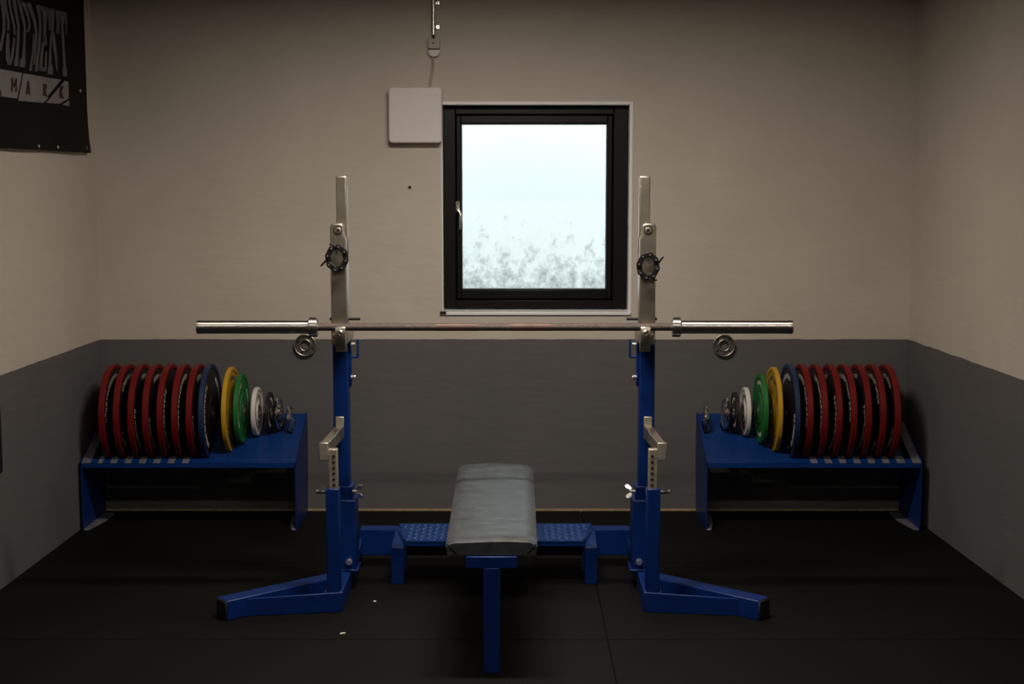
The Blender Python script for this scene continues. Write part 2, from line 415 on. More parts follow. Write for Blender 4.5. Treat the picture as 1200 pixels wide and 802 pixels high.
# pipe with clips
pt = on_y(508, 41, YW - .018); ptop = on_y(508.2, -45, YW - .018)
t = thing('conduit_pipe', (pt.x, YW, pt.z), 'short shiny metal conduit pipe running up the back wall above the junction box', 'pipe')
b = MB(); b.cyl((pt.x, YW - .018, pt.z), (pt.x, YW - .018, ZC), .0095, 20); b.build('pipe', 'pipe', t)
b = MB(); b.cyl((pt.x, YW - .018, pt.z + .004), (pt.x, YW - .018, j0.z - .002), .006, 14); b.build('end_bush', 'black_plastic', t)
for v in (3.5, 31.5):
    k = on_y(513, v, YW - .01)
    b = MB(); b.box(k.x - .0085, k.x + .0085, YW - .012, YW, k.z - .0085, k.z + .0085)
    b.box(pt.x, k.x, YW - .006, YW, k.z - .006, k.z + .006)
    cl = b.build('clip', 'bolt', t, bevel=.002)
    b = MB(); b.cyl((k.x, YW - .012, k.z), (k.x, YW - .0135, k.z), .0032, 10); b.build('screw', 'dark_hole', cl)
# cable between junction box and enclosure
k = [on_y(507.4, 66.8, YW - .012), on_y(507.2, 80, YW - .008), on_y(505.5, 90, YW - .008), on_y(504, 102.5, YW - .012)]
b = MB(); b.tube([k[0], k[1], (k[1] + k[2]) / 2 + Vector((.002, 0, 0)), k[2], k[3]], .0058, 12)
tag(b.build('cable', 'cable'), 'thin cream cable dropping from the junction box to the white wall box', 'cable')
# wall plug
k = on_y(480.3, 219.5, YW); b = MB()
b.lathe([(0, .004), (0, .011), (-.004, .010), (-.005, .007), (-.005, .004)], 'Y', (k.x, YW, k.z), 16)
b.mi = 1; b.cyl((k.x, YW - .001, k.z), (k.x, YW - .006, k.z), .0075, 14)
tag(b.build('wall_plug', ['switch', 'black_plastic']), 'small black plug in the beige wall left of the window', 'plug')

# round steel flanges at the paint line
def wall_flange(u, v, label, turn):
    p = on_y(u, v, YW - .01)
    t = thing('wall_flange', (p.x, YW, p.z), label, 'flange', 'round steel flanges on the back wall')
    c = (p.x, YW, p.z); b = MB()
    b.lathe([(0, .018), (0, .050), (-.012, .054), (-.020, .053), (-.022, .049), (-.018, .045), (-.012, .043), (-.011, .033), (-.016, .031), (-.022, .029), (-.022, .024), (-.012, .021)], 'Y', c, 48)
    b.build('disc', 'hub', t, angle=50)
    b = MB(); b.torus((p.x, YW - .022, p.z), 'Y', .0505, .003, 48, 8); b.build('rim', 'plated', t)
    b = MB(); b.torus((p.x, YW - .022, p.z), 'Y', .0265, .0028, 36, 8); b.build('inner_ring', 'plated', t)
    for i in range(4):
        a = turn + PI / 4 + i * PI / 2; sx, sz = p.x + .039 * math.cos(a), p.z + .039 * math.sin(a)
        b = MB(); b.cyl((sx, YW - .008, sz), (sx, YW - .0155, sz), .0045, 12); b.build('screw', 'black_steel', t)
wall_flange(358, 404.4, 'round steel flange on the wall under the left bar collar', .35)
wall_flange(848, 404.6, 'round steel flange on the wall below the right bar sleeve', 0)

# banner on the left wall
def bx(y): return xl(y) + .014
def bpix(u, v, off=0.0):
    X = -2.0
    for _ in range(4):
        p = on_x(u, v, X); X = bx(p.y) + off
    p = on_x(u, v, X); return p
br = bpix(104, 179.5)
YB, ZB = br.y, br.z
ban = thing('wall_banner', (bx(5.7), 5.7, ZB), 'black vinyl banner with pale stretched lettering high on the left wall', 'banner')
b = MB(); nY, nZ = 26, 14; grid = []
Y0 = 4.75; ZT = 2.66
for i in range(nY + 1):
    row = []
    for j in range(nZ + 1):
        y = Y0 + (YB - Y0) * i / nY; z = ZB + (ZT - ZB) * j / nZ
        e = max(0, 1 - j / 3.0)
        off = .004 * math.sin(y * 9) * e + .012 * e * e
        row.append(Vector((bx(y) + off, y, z)))
    grid.append(row)
for i in range(nY):
    for j in range(nZ):
        q = [grid[i][j], grid[i + 1][j], grid[i + 1][j + 1], grid[i][j + 1]]
        b.hexa(q, [p + Vector((-.002, 0, 0)) for p in q])
bmesh.ops.remove_doubles(b.bm, verts=b.bm.verts[:], dist=1e-5)
b.build('cloth', 'banner', ban)
def ribbon(b, pts, sc, oy=0.0, off=.003):
    """pts: (x, y, width) in picture units of a detail; makes a thin raised ribbon on the banner"""
    L, R = [], []
    P = [(p[0] / sc, p[1] / sc + oy, p[2] / sc) for p in pts]
    for i, (x, y, w) in enumerate(P):
        a = P[max(0, i - 1)]; c = P[min(len(P) - 1, i + 1)]
        dx, dy = c[0] - a[0], c[1] - a[1]; n = math.hypot(dx, dy) or 1
        nx, ny = -dy / n * w / 2, dx / n * w / 2
        L.append((x + nx, y + ny)); R.append((x - nx, y - ny))
    for i in range(len(P) - 1):
        q = [bpix(*p, off) for p in (L[i], L[i + 1], R[i + 1], R[i])]
        b.hexa(q, [p + Vector((-.0015, 0, 0)) for p in q])
sc = 8.444
letters = {
 'Q': [[(8, -40, 34), (28, 60, 30), (42, 200, 26), (40, 300, 26), (22, 400, 26), (0, 500, 34)]],
 'U': [[(38, -30, 34), (62, 100, 26), (85, 210, 22), (84, 300, 22)], [(80, 330, 24), (76, 450, 34), (80, 590, 40), (94, 640, 34)], [(94, 640, 34), (122, 560, 26), (138, 430, 20), (142, 372, 16)], [(148, 345, 16), (140, 250, 20), (112, 130, 20), (84, -30, 26)]],
 'I': [[(134, -30, 40), (158, 120, 26), (184, 260, 22), (178, 440, 22), (168, 570, 26), (164, 600, 44), (164, 655, 46)]],
 'P': [[(186, -20, 44), (214, 120, 28), (248, 270, 22), (240, 450, 22), (234, 570, 28), (226, 600, 52), (224, 664, 50)], [(190, 20, 40), (238, 40, 36), (274, 140, 24), (292, 230, 22), (290, 280, 18), (272, 318, 14)]],
 'M': [[(280, 30, 40), (318, 130, 36), (348, 230, 24), (360, 340, 22), (350, 470, 20), (342, 640, 12)], [(336, 340, 10), (328, 500, 14), (312, 620, 20), (302, 700, 28)], [(374, 50, 38), (394, 160, 24), (400, 270, 22), (388, 450, 24), (370, 600, 24), (360, 706, 30)]],
 'E': [[(440, 75, 70), (446, 130, 50), (444, 260, 24), (440, 420, 22)], [(428, 420, 22), (412, 560, 24), (402, 690, 34)], [(400, 70, 26), (490, 100, 26)], [(482, 100, 20), (490, 200, 14), (492, 300, 8)], [(446, 350, 30), (446, 450, 36)], [(388, 680, 34), (462, 692, 34)], [(458, 510, 14), (452, 690, 26)]],
 'N': [[(516, 85, 42), (520, 200, 32), (518, 300, 24), (500, 450, 18), (496, 620, 22), (500, 660, 46), (500, 738, 52)], [(520, 300, 26), (540, 450, 30), (556, 580, 24), (566, 705, 8)], [(566, 105, 34), (574, 220, 18), (560, 330, 8)]],
 'T': [[(575, 125, 44), (655, 148, 44)], [(620, 140, 50), (616, 260, 22), (630, 480, 22), (640, 660, 24), (642, 690, 46), (642, 755, 38)], [(652, 150, 18), (656, 260, 12), (656, 335, 8)], [(584, 140, 20), (582, 250, 12), (582, 335, 8)]],
}
for ch, st in letters.items():
    b = MB()
    for s_ in st: ribbon(b, s_, sc)
    b.build('letter', 'banner_print', ban, smooth=False)
s2 = 6.97
poly = [(-12, 36), (180, 76), (140, 284), (-12, 262)]
b = MB()
for poly in ([(-40, 33), (182, 74), (140, 282), (-40, 258)], [(192, 76), (500, 130), (382, 270), (398, 276), (355, 318), (150, 300)], [(530, 136), (560, 150), (563, 280), (486, 325), (378, 318)], [(564, 298), (568, 345), (510, 334)]):
    q = [bpix(x / s2, 75 + y / s2, .003) for x, y in poly]
    b.hexa(q, [p + Vector((-.0015, 0, 0)) for p in q])
strip = b.build('strip', 'banner_strip', ban, smooth=False)
def word(chars):
    for st in chars:
        b = MB()
        for s_ in st: ribbon(b, s_, s2, 75, .0055)
        b.build('letter', 'banner_red', strip, smooth=False)
word([
 [[(100, 225, 11), (102, 115, 11)], [(102, 118, 9), (118, 190, 9), (134, 120, 9)], [(134, 118, 11), (134, 228, 11)]],
 [[(220, 248, 11), (232, 140, 11)], [(232, 140, 11), (244, 250, 11)], [(222, 215, 9), (242, 217, 9)]],
 [[(360, 262, 11), (362, 160, 11)], [(360, 166, 10), (378, 170, 10), (378, 205, 10), (362, 212, 9)], [(366, 212, 10), (382, 266, 11)]],
 [[(495, 280, 11), (497, 175, 11)], [(516, 182, 10), (498, 232, 10)], [(500, 225, 10), (518, 285, 11)]],
 [[(-8, 215, 10), (4, 216, 10), (8, 258, 10)]],
])
for (u, v) in ((94.2, 106.5), (101.3, 173.5), (20.5, 171.5), (45.5, 171.5), (68, 172.5)):
    p = bpix(u, v, .009); b = MB(); b.torus((p.x, p.y, p.z), 'X', .007, .003, 16, 6); b.build('eyelet', 'hub', ban)

# edge of a dark wall mounted panel at the left of the frame
a = on_x(3.2, 553, -2.0); a2 = on_x(1.0, 474, -2.0)
b = MB(); yy = a.y
b.hexa([(xl(yy), yy, a.z), (xl(yy) + .006, yy, a.z), (xl(4.9) + .006, 4.9, a.z), (xl(4.9), 4.9, a.z)],
       [(xl(yy), yy, a2.z), (xl(yy) + .006, yy, a2.z), (xl(4.9) + .006, 4.9, a2.z), (xl(4.9), 4.9, a2.z)])
tag(b.build('wall_panel', 'black_plastic', bevel=.003), 'thin black panel on the lower left wall, cut by the edge of the photo', 'panel')

# ------------------------------------------------------------------ rack
XC = -.070
rack = thing('bench_press_rack', (XC, 5.47, 0), 'blue steel bench press rack with tall plated uprights around the bench', 'rack')
def wing_nut(p, side, parent, m='bolt', spin=0.0):
    """wing nut whose axis runs along X; side +1 points to +X"""
    b = MB(); x, y, z = p
    b.cyl((x, y, z), (x + side * .016, y, z), .0075, 14)
    b.cyl((x + side * .004, y, z), (x + side * .024, y, z), .004, 10)
    n0 = len(b.bm.verts)
    for k in (-1, 1):
        th = side * k * -.85; pts = []
        for q in range(16):
            a = 2 * PI * q / 16; ex = .0082 * math.cos(a) * (1 + .3 * math.sin(a)); ez = k * .0150 * math.sin(a)
            pts.append((x + side * .027 + ex * math.cos(th) + ez * math.sin(th) * -1 * 1, z + k * .0185 + ex * math.sin(th) + ez * math.cos(th)))
        b.prism(pts, 'Y', y - .003, y + .003)
    b.bm.verts.ensure_lookup_table()
    bmesh.ops.rotate(b.bm, verts=b.bm.verts[n0:], cent=(x, y, z), matrix=Matrix.Rotation(spin, 3, 'X'))
    return b.build('wing_nut', m, parent)
for s in (-1, 1):
    X = lambda u: XC + s * u
    def bx2(b, u0, u1, y0, y1, z0, z1):
        a, c = sorted((X(u0), X(u1))); b.box(a, c, y0, y1, z0, z1); return b
    # base
    b = MB(); bx2(b, .56, .63, 5.145, 5.84, .0, .076); base = b.build('base_tube', 'blue', rack, bevel=.004)
    d = Vector((.386, -.335, 0)).normalized(); n_ = Vector((d.y, -d.x, 0))
    e_c = Vector((.991, 5.058)); st_c = e_c - Vector((d.x, d.y)) * .54
    P0 = Vector((X(st_c.x), st_c.y, .037)); P1 = Vector((X(e_c.x), e_c.y, .037))
    b = MB(); b.bar(P0, P1, .074, .074); arm = b.build('outrigger', 'blue', rack, bevel=.004)
    dv = (P1 - P0).normalized()
    b = MB(); b.bar(P1 - dv * .004, P1 + dv * .006, .070, .070); b.build('end_cap', 'black_plastic', arm, bevel=.005)
    b = MB(); b.hexa([(X(.558), 5.135, .001), (X(.97), 5.075, .001), (X(.97), 5.085, .001), (X(.558), 5.145, .001)],
                     [(X(.558), 5.135, .076), (X(.97), 5.075, .064), (X(.97), 5.085, .064), (X(.558), 5.145, .076)])
    b.build('front_plate', 'blue', rack, bevel=.002)
    # telescoping mast
    b = MB(); bx2(b, .538, .640, 5.42, 5.53, .076, .359); slv = b.build('mast_sleeve', 'blue', rack, bevel=.004)
    b = MB(); bx2(b, .530, .650, 5.413, 5.537, .076, .084); b.build('foot_plate', 'blue', slv, bevel=.002)
    b = MB(); bx2(b, .551, .632, 5.43, 5.52, .355, .411); col_ = b.build('mast_collar', 'blue', rack, bevel=.003)
    wing_nut((X(.553), 5.455, .386), -s, col_, 'bolt', -.735 if s > 0 else .35)
    b = MB(); bx2(b, .562, .622, 5.44, 5.50, .10, .992); mast = b.build('mast', 'blue', rack, bevel=.004)
    bolt = Vector((X(.566), 5.42, .115)); b = MB(); b.cyl(bolt, bolt + Vector((0, -.018, 0)), .010, 6); b.cyl(bolt, bolt + Vector((0, -.008, 0)), .013, 16)
    b.build('bolt', 'bolt', slv)
    # base gusset, lit edge toward the beam
    b = MB(); b.prism([(5.53, .07), (5.80, .07), (5.76, .125), (5.53, .09)], 'X', X(.548), X(.56)); b.build('gusset', 'blue', base, bevel=.001)
    # head: hook, guide plate, flat bar
    b = MB(); bx2(b, .546, .600, 5.25, 5.50, .985, 1.028); head = b.build('hook_block', 'plated', rack, bevel=.005)
    b = MB()
    uu0, uu1 = .5425, .5815
    pr = [(5.198, 1.050), (5.203, 1.060), (5.209, 1.060), (5.210, 1.042), (5.26, 1.0415), (5.26, 1.026), (5.246, 1.018), (5.232, .966), (5.222, .964), (5.198, 1.008)]
    a_, c_ = sorted((X(uu0), X(uu1))); b.prism(pr, 'X', a_, c_); hook = b.build('bar_hook', 'plated', rack, bevel=.003)
    q = Vector((X(.5625), 5.199, 1.036)); b = MB()
    b.lathe([(0, .001), (0, .013), (-.004, .013), (-.007, .010), (-.007, .005), (-.003, .004), (-.003, .001)], 'Y', q, 20, closed=False); b.build('bolt', 'plated', hook)
    # guide plate: wider below the notch
    outl = [(.603, 1.0), (.603, 1.425), (.595, 1.437), (.560, 1.437), (.552, 1.428), (.552, 1.395), (.543, 1.378), (.543, 1.0)]
    b = MB(); pp = [(X(u), z) for u, z in outl]; b.prism(pp, 'Y', 5.262, 5.345)
    gp = b.build('guide_plate', 'plated', rack, bevel=.005, seg=3)
    q = Vector((X(.573), 5.262, 1.411)); b = MB()
    b.lathe([(0, .001), (0, .0125), (-.002, .0125), (-.0026, .0115), (-.0026, .0055), (-.0005, .005), (-.0005, .001)], 'Y', q, 24, closed=False); b.build('bolt', 'plated', gp)
    b = MB(); b.cyl((q.x, q.y, q.z), (q.x, q.y - .0012, q.z), .0055, 6); b.build('socket', 'black_steel', gp)
    b = MB(); b.lathe([(0, .0142), (-.0015, .0142), (-.0015, .0165), (0, .0165)], 'Y', q, 24); b.build('washer', 'black_steel', gp)
    b = MB(); pk = on_y(394.8, 302.8, 5.236) if s < 0 else on_y(759.4, 312.2, 5.236); pz = pk.z + .0262
    b.cyl((pk.x, 5.263, pz), (pk.x, 5.226, pz), .0022, 12); b.build('peg', 'black_steel', gp)
    b = MB(); bx2(b, .543, .583, 5.300, 5.342, 1.30, 1.611); b.build('flat_bar', 'plated', rack, bevel=.005, seg=3)
    b = MB(); b.cyl((X(.500), 5.315, 1.078), (X(.614), 5.315, 1.078), .0055, 14); b.build('cross_pin', 'black_steel', gp)
    # wire handle on the inner side of the mast
    iz = .562
    b = MB(); bx2(b, .552, .562, 5.455, 5.485, .80, 1.0); hp = b.build('side_plate', 'blue', mast, bevel=.002)
    b = MB(); b.tube([(X(.552), 5.46, .915), (X(.530), 5.46, .915), (X(.526), 5.46, .919), (X(.526), 5.46, .985)], .0045, 10); b.build('wire_hook', 'blue', mast)
    for z in (.966, .838):
        b = MB(); b.cyl((X(.552), 5.45, z), (X(.538), 5.45, z), .0085, 14); b.ball((X(.538), 5.45, z), .0085, (.6, 1, 1)); b.build('bolt', 'bolt', hp)
    # safety holder
    b = MB(); bx2(b, .568, .618, 5.145, 5.195, .07, .464); st = b.build('safety_tube', 'blue', rack, bevel=.004)
    wing_nut((X(.618), 5.17, .448), s, st, 'hub', 1.2)
    b = MB(); bx2(b, .573, .606, 5.15, 5.184, .40, .612); strut = b.build('safety_strut', 'plated_pale', rack, bevel=.003)
    for i in range(6):
        z = .478 + i * .0215
        b = MB(); cx_ = X(.5865); b.cyl((cx_, 5.1505, z), (cx_, 5.1485, z), .0058, 12); b.build('hole', 'dark_hole', strut)
    b = MB()
    sec = lambda u0, u1, y, z0, z1: [(X(u0), y, z0), (X(u1), y, z0), (X(u1), y, z1), (X(u0), y, z1)]
    b.hexa(sec(.604, .635, 5.14, .590, .637), sec(.579, .611, 5.425, .604, .653))
    sa = b.build('safety_arm', 'plated', rack, bevel=.003)
    b = MB(); bx2(b, .603, .637, 5.132, 5.14, .574, .640); b.build('stop_plate', 'plated_pale', sa, bevel=.003)
    b = MB(); bx2(b, .579, .611, 5.418, 5.426, .62, .688); b.build('end_lip', 'plated_pale', sa, bevel=.003)
    # tread plate and its leg
    b = MB()
    us = [(.235, 5.825), (.402, 5.825), (.358, 5.53), (.19, 5.53)]
    us = [(.04, 5.825), (.402, 5.825), (.358, 5.53), (.04, 5.53)]
    b.prism([(X(u), y) for u, y in us], 'Z', .161, .168)
    b.box(*sorted((X(.04), X(.358))), 5.53, 5.536, .148, .163)
    b.mi = 1
    for iy in range(9):
        y = 5.552 + iy * .030
        lim = .358 + (y - 5.53) / .295 * .044 - .016
        for iu in range(14):
            u = .05 + iu * .0265 + (.0 if iy % 2 else .0)
            if u > lim: continue
            k = 1 if (iu + iy) % 2 else -1
            b.ball((X(u), y, .168), 1, (.011, .0034, .0042), Matrix.Rotation(k * .75, 3, 'Z'), 8, 5)
    tp = b.build('tread_plate', ['blue_shelf', 'tread_highlight'], rack, bevel=.0)
    b = MB(); b.hexa([(X(.358), 5.53, .05), (X(.408), 5.75, .05), (X(.402), 5.75, .05), (X(.352), 5.535, .05)],
                     [(X(.358), 5.53, .168), (X(.408), 5.75, .168), (X(.402), 5.75, .168), (X(.352), 5.535, .168)])
    b.build('side_skirt', 'blue', tp)
    b = MB(); b.prism([(5.50, 0), (5.555, 0), (5.555, .06), (5.75, .06), (5.75, .166), (5.50, .150)], 'X', *sorted((X(.359), X(.410))))
    b.build('leg', 'blue', rack, bevel=.003)
b = MB(); b.box(XC - .56, XC + .56, 5.75, 5.822, .05, .160); b.build('cross_beam', 'blue', rack, bevel=.003)

# ------------------------------------------------------------------ bench
BX = -.066
bench = thing('flat_bench', (BX, 5.1, 0), 'flat bench with grey vinyl pad on blue frame between the rack uprights', 'bench')
# pad: rounded slab with slightly crowned top, tapering a little
b = MB(); nx, ny = 14, 40
y0, y1 = 4.49, 5.735
zt, zb = .441, .390
def pw(t): return .1475 + .004 * t
top = {}; bot = {}
for i in range(nx + 1):
    for j in range(ny + 1):
        a = -1 + 2 * i / nx; t = j / ny
        ex = max(0, (abs(a) - .93) / .07); ey = max(0, (abs(2 * t - 1) - .972) / .028)
        dz = -.011 * (1 - math.sqrt(max(0, 1 - min(1, ex) ** 2))) - .012 * (1 - math.sqrt(max(0, 1 - min(1, ey) ** 2)))
        crown = .006 * (1 - a * a)
        x = BX + a * pw(t); y = y0 + (y1 - y0) * t
        top[i, j] = b.bm.verts.new((x, y, zt + dz + crown + .0015 * math.sin(7 * y + 3 * a)))
        bot[i, j] = b.bm.verts.new((BX + a * (pw(t) - .004), y0 + .004 + (y1 - y0 - .008) * t, zb))
bf = b.bm.faces
for i in range(nx):
    for j in range(ny):
        bf.new([top[i, j], top[i + 1, j], top[i + 1, j + 1], top[i, j + 1]])
        bf.new([bot[i, j], bot[i, j + 1], bot[i + 1, j + 1], bot[i + 1, j]])
for j in range(ny):
    bf.new([top[0, j], top[0, j + 1], bot[0, j + 1], bot[0, j]]); bf.new([top[nx, j + 1], top[nx, j], bot[nx, j], bot[nx, j + 1]])
for i in range(nx):
    bf.new([top[i + 1, 0], top[i, 0], bot[i, 0], bot[i + 1, 0]]); bf.new([top[i, ny], top[i + 1, ny], bot[i + 1, ny], bot[i, ny]])
pad = b.build('pad', 'vinyl', bench, angle=60)
for k in (-1, 1):   # folded corner seams
    b = MB(); x0 = BX + k * .1475
    b.tube([(x0 - k * .003, y0 + .001, .428), (x0 - k * .018, y0 - .001, .412), (x0 - k * .032, y0 + .001, .398)], .0022, 8); b.build('corner_seam', 'black_plastic', pad)
b = MB(); b.box(BX - .083, BX + .083, 4.478, 4.56, .350, .389); b.build('cross_plate', 'blue', bench, bevel=.003)
b = MB(); b.box(BX - .0275, BX + .0275, 4.476, 4.531, 0, .352); b.build('front_leg', 'blue', bench, bevel=.003)
b = MB(); b.box(BX - .0275, BX + .0275, 4.55, 5.70, .335, .390); b.build('spine', 'blue', bench, bevel=.003)
b = MB(); b.box(BX - .03, BX + .03, 5.66, 5.72, .180, .340); b.build('rear_post', 'blue', bench, bevel=.003)
b = MB(); b.box(BX - .06, BX + .06, 5.63, 5.75, .1740, .181); b.build('rear_foot', 'blue', bench, bevel=.002)

# ------------------------------------------------------------------ barbell
BY, BZ, BXC = 5.226, 1.0565, -.0635
bar = thing('barbell', (BXC, BY, BZ), 'unloaded steel barbell lying across the rack hooks', 'barbell')
b = MB(); b.cyl((BXC - .665, BY, BZ), (BXC + .665, BY, BZ), .0142, 24); shaft = b.build('shaft', 'shaft', bar)
for u0, u1 in ((512, 560), (598, 646)):
    x0 = on_y(u0, 382, BY).x; x1 = on_y(u1, 382, BY).x
    b = MB(); b.cyl((x0, BY, BZ), (x1, BY, BZ), .0146, 24); o = b.build('smooth_band', 'smooth_shaft', shaft); o['label'] = 'smooth reddish band on the bar'
for s in (-1, 1):
    b = MB(); P = lambda a: BXC + s * a
    b.lathe([(P(.680), .0145), (P(.680), .0245), (P(1.083), .0245), (P(1.085), .0252), (P(1.098), .0252), (P(1.100), .0235), (P(1.100), .013), (P(1.096), .0125), (P(1.096), .0005)], 'X', (0, BY, BZ), 40, closed=False)
    sl = b.build('sleeve', 'brushed', bar)
    b = MB()
    b.lathe([(P(.655), .0145), (P(.655), .035), (P(.657), .037), (P(.683), .037), (P(.685), .035), (P(.687), .030), (P(.687), .0246)], 'X', (0, BY, BZ), 40)
    b.build('collar', 'brushed', sl)

# ------------------------------------------------------------------ chain lock collars hanging on the guide plates
def chain_collar(u, v, label, lever, tail):
    cy = 5.236
    c = on_y(u, v, cy)
    t = thing('lock_collar', (c.x, cy, c.z), label, 'lock collar', 'chain lock collars hanging on the uprights')
    A, B = .0345, .0430; n = 8; pts = []
    for i in range(n):
        a = 2 * PI * (i + .5) / n + .2
        pts.append(Vector((c.x + A * math.cos(a), cy, c.z + B * math.sin(a))))
    for i in range(n):
        p, q = pts[i], pts[(i + 1) % n]
        b = MB(); y_ = cy + (.003 if i % 2 else -.003)
        dv = (q - p).normalized(); nv = Vector((-dv.z, 0, dv.x)); h = .0098; outl = []
        for k in range(7):
            ang = PI / 2 + PI * k / 6; outl.append(p + (dv * math.cos(ang) + nv * math.sin(ang)) * h)
        for k in range(7):
            ang = -PI / 2 + PI * k / 6; outl.append(q + (dv * math.cos(ang) + nv * math.sin(ang)) * h)
        b.prism([(w.x, w.z) for w in outl], 'Y', y_ - .004, y_ + .004)
        b.build('link', 'black_steel', t, bevel=.001)
    for p in pts:
        b = MB(); b.cyl((p.x, cy - .0105, p.z), (p.x, cy + .009, p.z), .0036, 12); b.build('rivet', 'bolt', t)
    for pth, w in ((lever, .0075), (tail, .006)):
        q = [on_y(x, y, cy) for x, y in pth]
        b = MB()
        for p0, p1 in zip(q, q[1:]): b.bar(p0, p1, .006, w, (0, 0, 1))
        b.build('lever', 'black_plastic', t, bevel=.001)
chain_collar(394.8, 302.8, 'black chain lock collar hanging on the left upright', [(383, 304.5), (376, 312)], [(394, 289.5), (388.5, 286.5), (386, 286.5)])
chain_collar(759.4, 312.2, 'black chain lock collar hanging on the right upright', [(770, 311), (774, 305), (777.5, 301)], [(760, 327), (765, 328), (770, 328.5)])

# ------------------------------------------------------------------ plates
def plate_proto(name, R, th, m, lettermat, hubm='hub', lip=.018, letters=True):
    """axis along X, centre at the origin; returns function that stamps copies"""
    h = th / 2; rc = .028 if R > .1 else .026
    ri = R - lip
    prof = [(-h + .003, R), (h - .003, R), (h, R - .003), (h, ri), (h - .005, ri - .006), (h - .005, .075 if R > .15 else rc + .022), (h, .070 if R > .15 else rc + .018), (h, rc), (-h, rc), (-h, .070 if R > .15 else rc + .018), (-h + .005, .075 if R > .15 else rc + .022), (-h + .005, ri - .006), (-h, ri), (-h, R - .003)]
    root = bpy.data.objects.new(name, None); COL.objects.link(root); root.empty_display_size = .05
    b = MB(); b.lathe(prof, 'X', (0, 0, 0), 64); dm = [m]
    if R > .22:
        dm = [m, 'black']  # recessed faces blackened: shade between neighbouring plates painted in
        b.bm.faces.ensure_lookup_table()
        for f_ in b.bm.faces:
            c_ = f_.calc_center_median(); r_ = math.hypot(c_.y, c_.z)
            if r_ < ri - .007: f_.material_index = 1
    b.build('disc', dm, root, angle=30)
    b = MB(); b.lathe([(-h - .001, rc - .0025), (h + .001, rc - .0025), (h + .001, rc + .006), (-h - .001, rc + .006)], 'X', (0, 0, 0), 32); b.build('hub_ring', hubm, root)
    if letters:
        rr = R * .75 if R > .15 else (ri + rc + .018) / 2
        hh = .0095 * R / .225 if R > .15 else .006
        box_ = [None]
        rnd = random.Random(int(R * 1e4)); f = h - .005
        def stroke(p, q, w, sx):
            p, q = Vector(p), Vector(q); d = (q - p).normalized(); n_ = Vector((0, -d.z, d.y)) * w / 2
            x = sx * f
            box_[0].hexa([(x, *(p + n_)[1:]), (x, *(p - n_)[1:]), (x, *(q - n_)[1:]), (x, *(q + n_)[1:])],
                   [(x + sx * .0012, *(p + n_)[1:]), (x + sx * .0012, *(p - n_)[1:]), (x + sx * .0012, *(q - n_)[1:]), (x + sx * .0012, *(q + n_)[1:])])
        for sx in (-1, 1):
            for a0, a1, k in ((-58, 58, 14), (122, 238, 14)):
                box_[0] = MB()
                for i in range(k):
                    ac = math.radians(a0 + (a1 - a0) * (i + .5) / k); dw = math.radians((a1 - a0) / k) * .27
                    P = lambda da, dr: (0, math.cos(ac + da) * (rr + dr), math.sin(ac + da) * (rr + dr))
                    w = .0042 * (R / .225)
                    stroke(P(-dw, -hh), P(-dw, hh), w, sx)
                    if rnd.random() < .7: stroke(P(dw, -hh), P(dw, hh), w, sx)
                    r_ = rnd.random()
                    if r_ < .4: stroke(P(-dw, hh), P(dw, hh), w, sx)
                    if r_ > .3: stroke(P(-dw, 0), P(dw, 0), w, sx)
                    if r_ > .6: stroke(P(-dw, -hh), P(dw, -hh), w, sx)
                box_[0].build('lettering', lettermat, root, smooth=False)
    return root
def copy_tree(o, parent=None):
    c = o.copy(); COL.objects.link(c); c.parent = parent
    for ch in o.children: copy_tree(ch, c)
    return c
KINDS = {  # radius, thickness, material, letters, centre y, centre z
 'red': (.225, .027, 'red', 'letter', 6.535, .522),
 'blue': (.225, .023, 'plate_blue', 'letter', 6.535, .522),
 'yellow': (.200, .021, 'yellow', 'letter_dark', 6.545, .532),
 'green': (.1625, .021, 'green', 'letter', 6.545, .538),
 'white': (.114, .021, 'white', 'letter_dark', 6.60, .515),
 'black': (.095, .017, 'black', 'letter', 6.605, .511),
 'chrome': (.080, .013, 'chrome', 'letter_dark', 6.61, .508),
 'small': (.067, .011, 'chrome', 'letter_dark', 6.62, .479),
}
protos = {}
PN = {'red': 'red_weight_plate', 'blue': 'blue_weight_plate', 'yellow': 'yellow_weight_plate', 'green': 'green_weight_plate', 'white': 'white_weight_plate', 'black': 'black_weight_plate', 'chrome': 'chrome_weight_plate', 'small': 'chrome_weight_plate'}
ORD = ['first', 'second', 'third', 'fourth', 'fifth', 'sixth', 'seventh']
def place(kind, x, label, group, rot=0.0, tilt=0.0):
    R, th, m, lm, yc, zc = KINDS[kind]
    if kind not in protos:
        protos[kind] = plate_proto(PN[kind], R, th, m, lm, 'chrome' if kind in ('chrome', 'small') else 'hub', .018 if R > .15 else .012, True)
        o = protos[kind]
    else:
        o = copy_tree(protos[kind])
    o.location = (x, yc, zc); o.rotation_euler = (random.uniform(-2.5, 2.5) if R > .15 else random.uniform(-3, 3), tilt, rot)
    tag(o, label, 'weight plate', group)

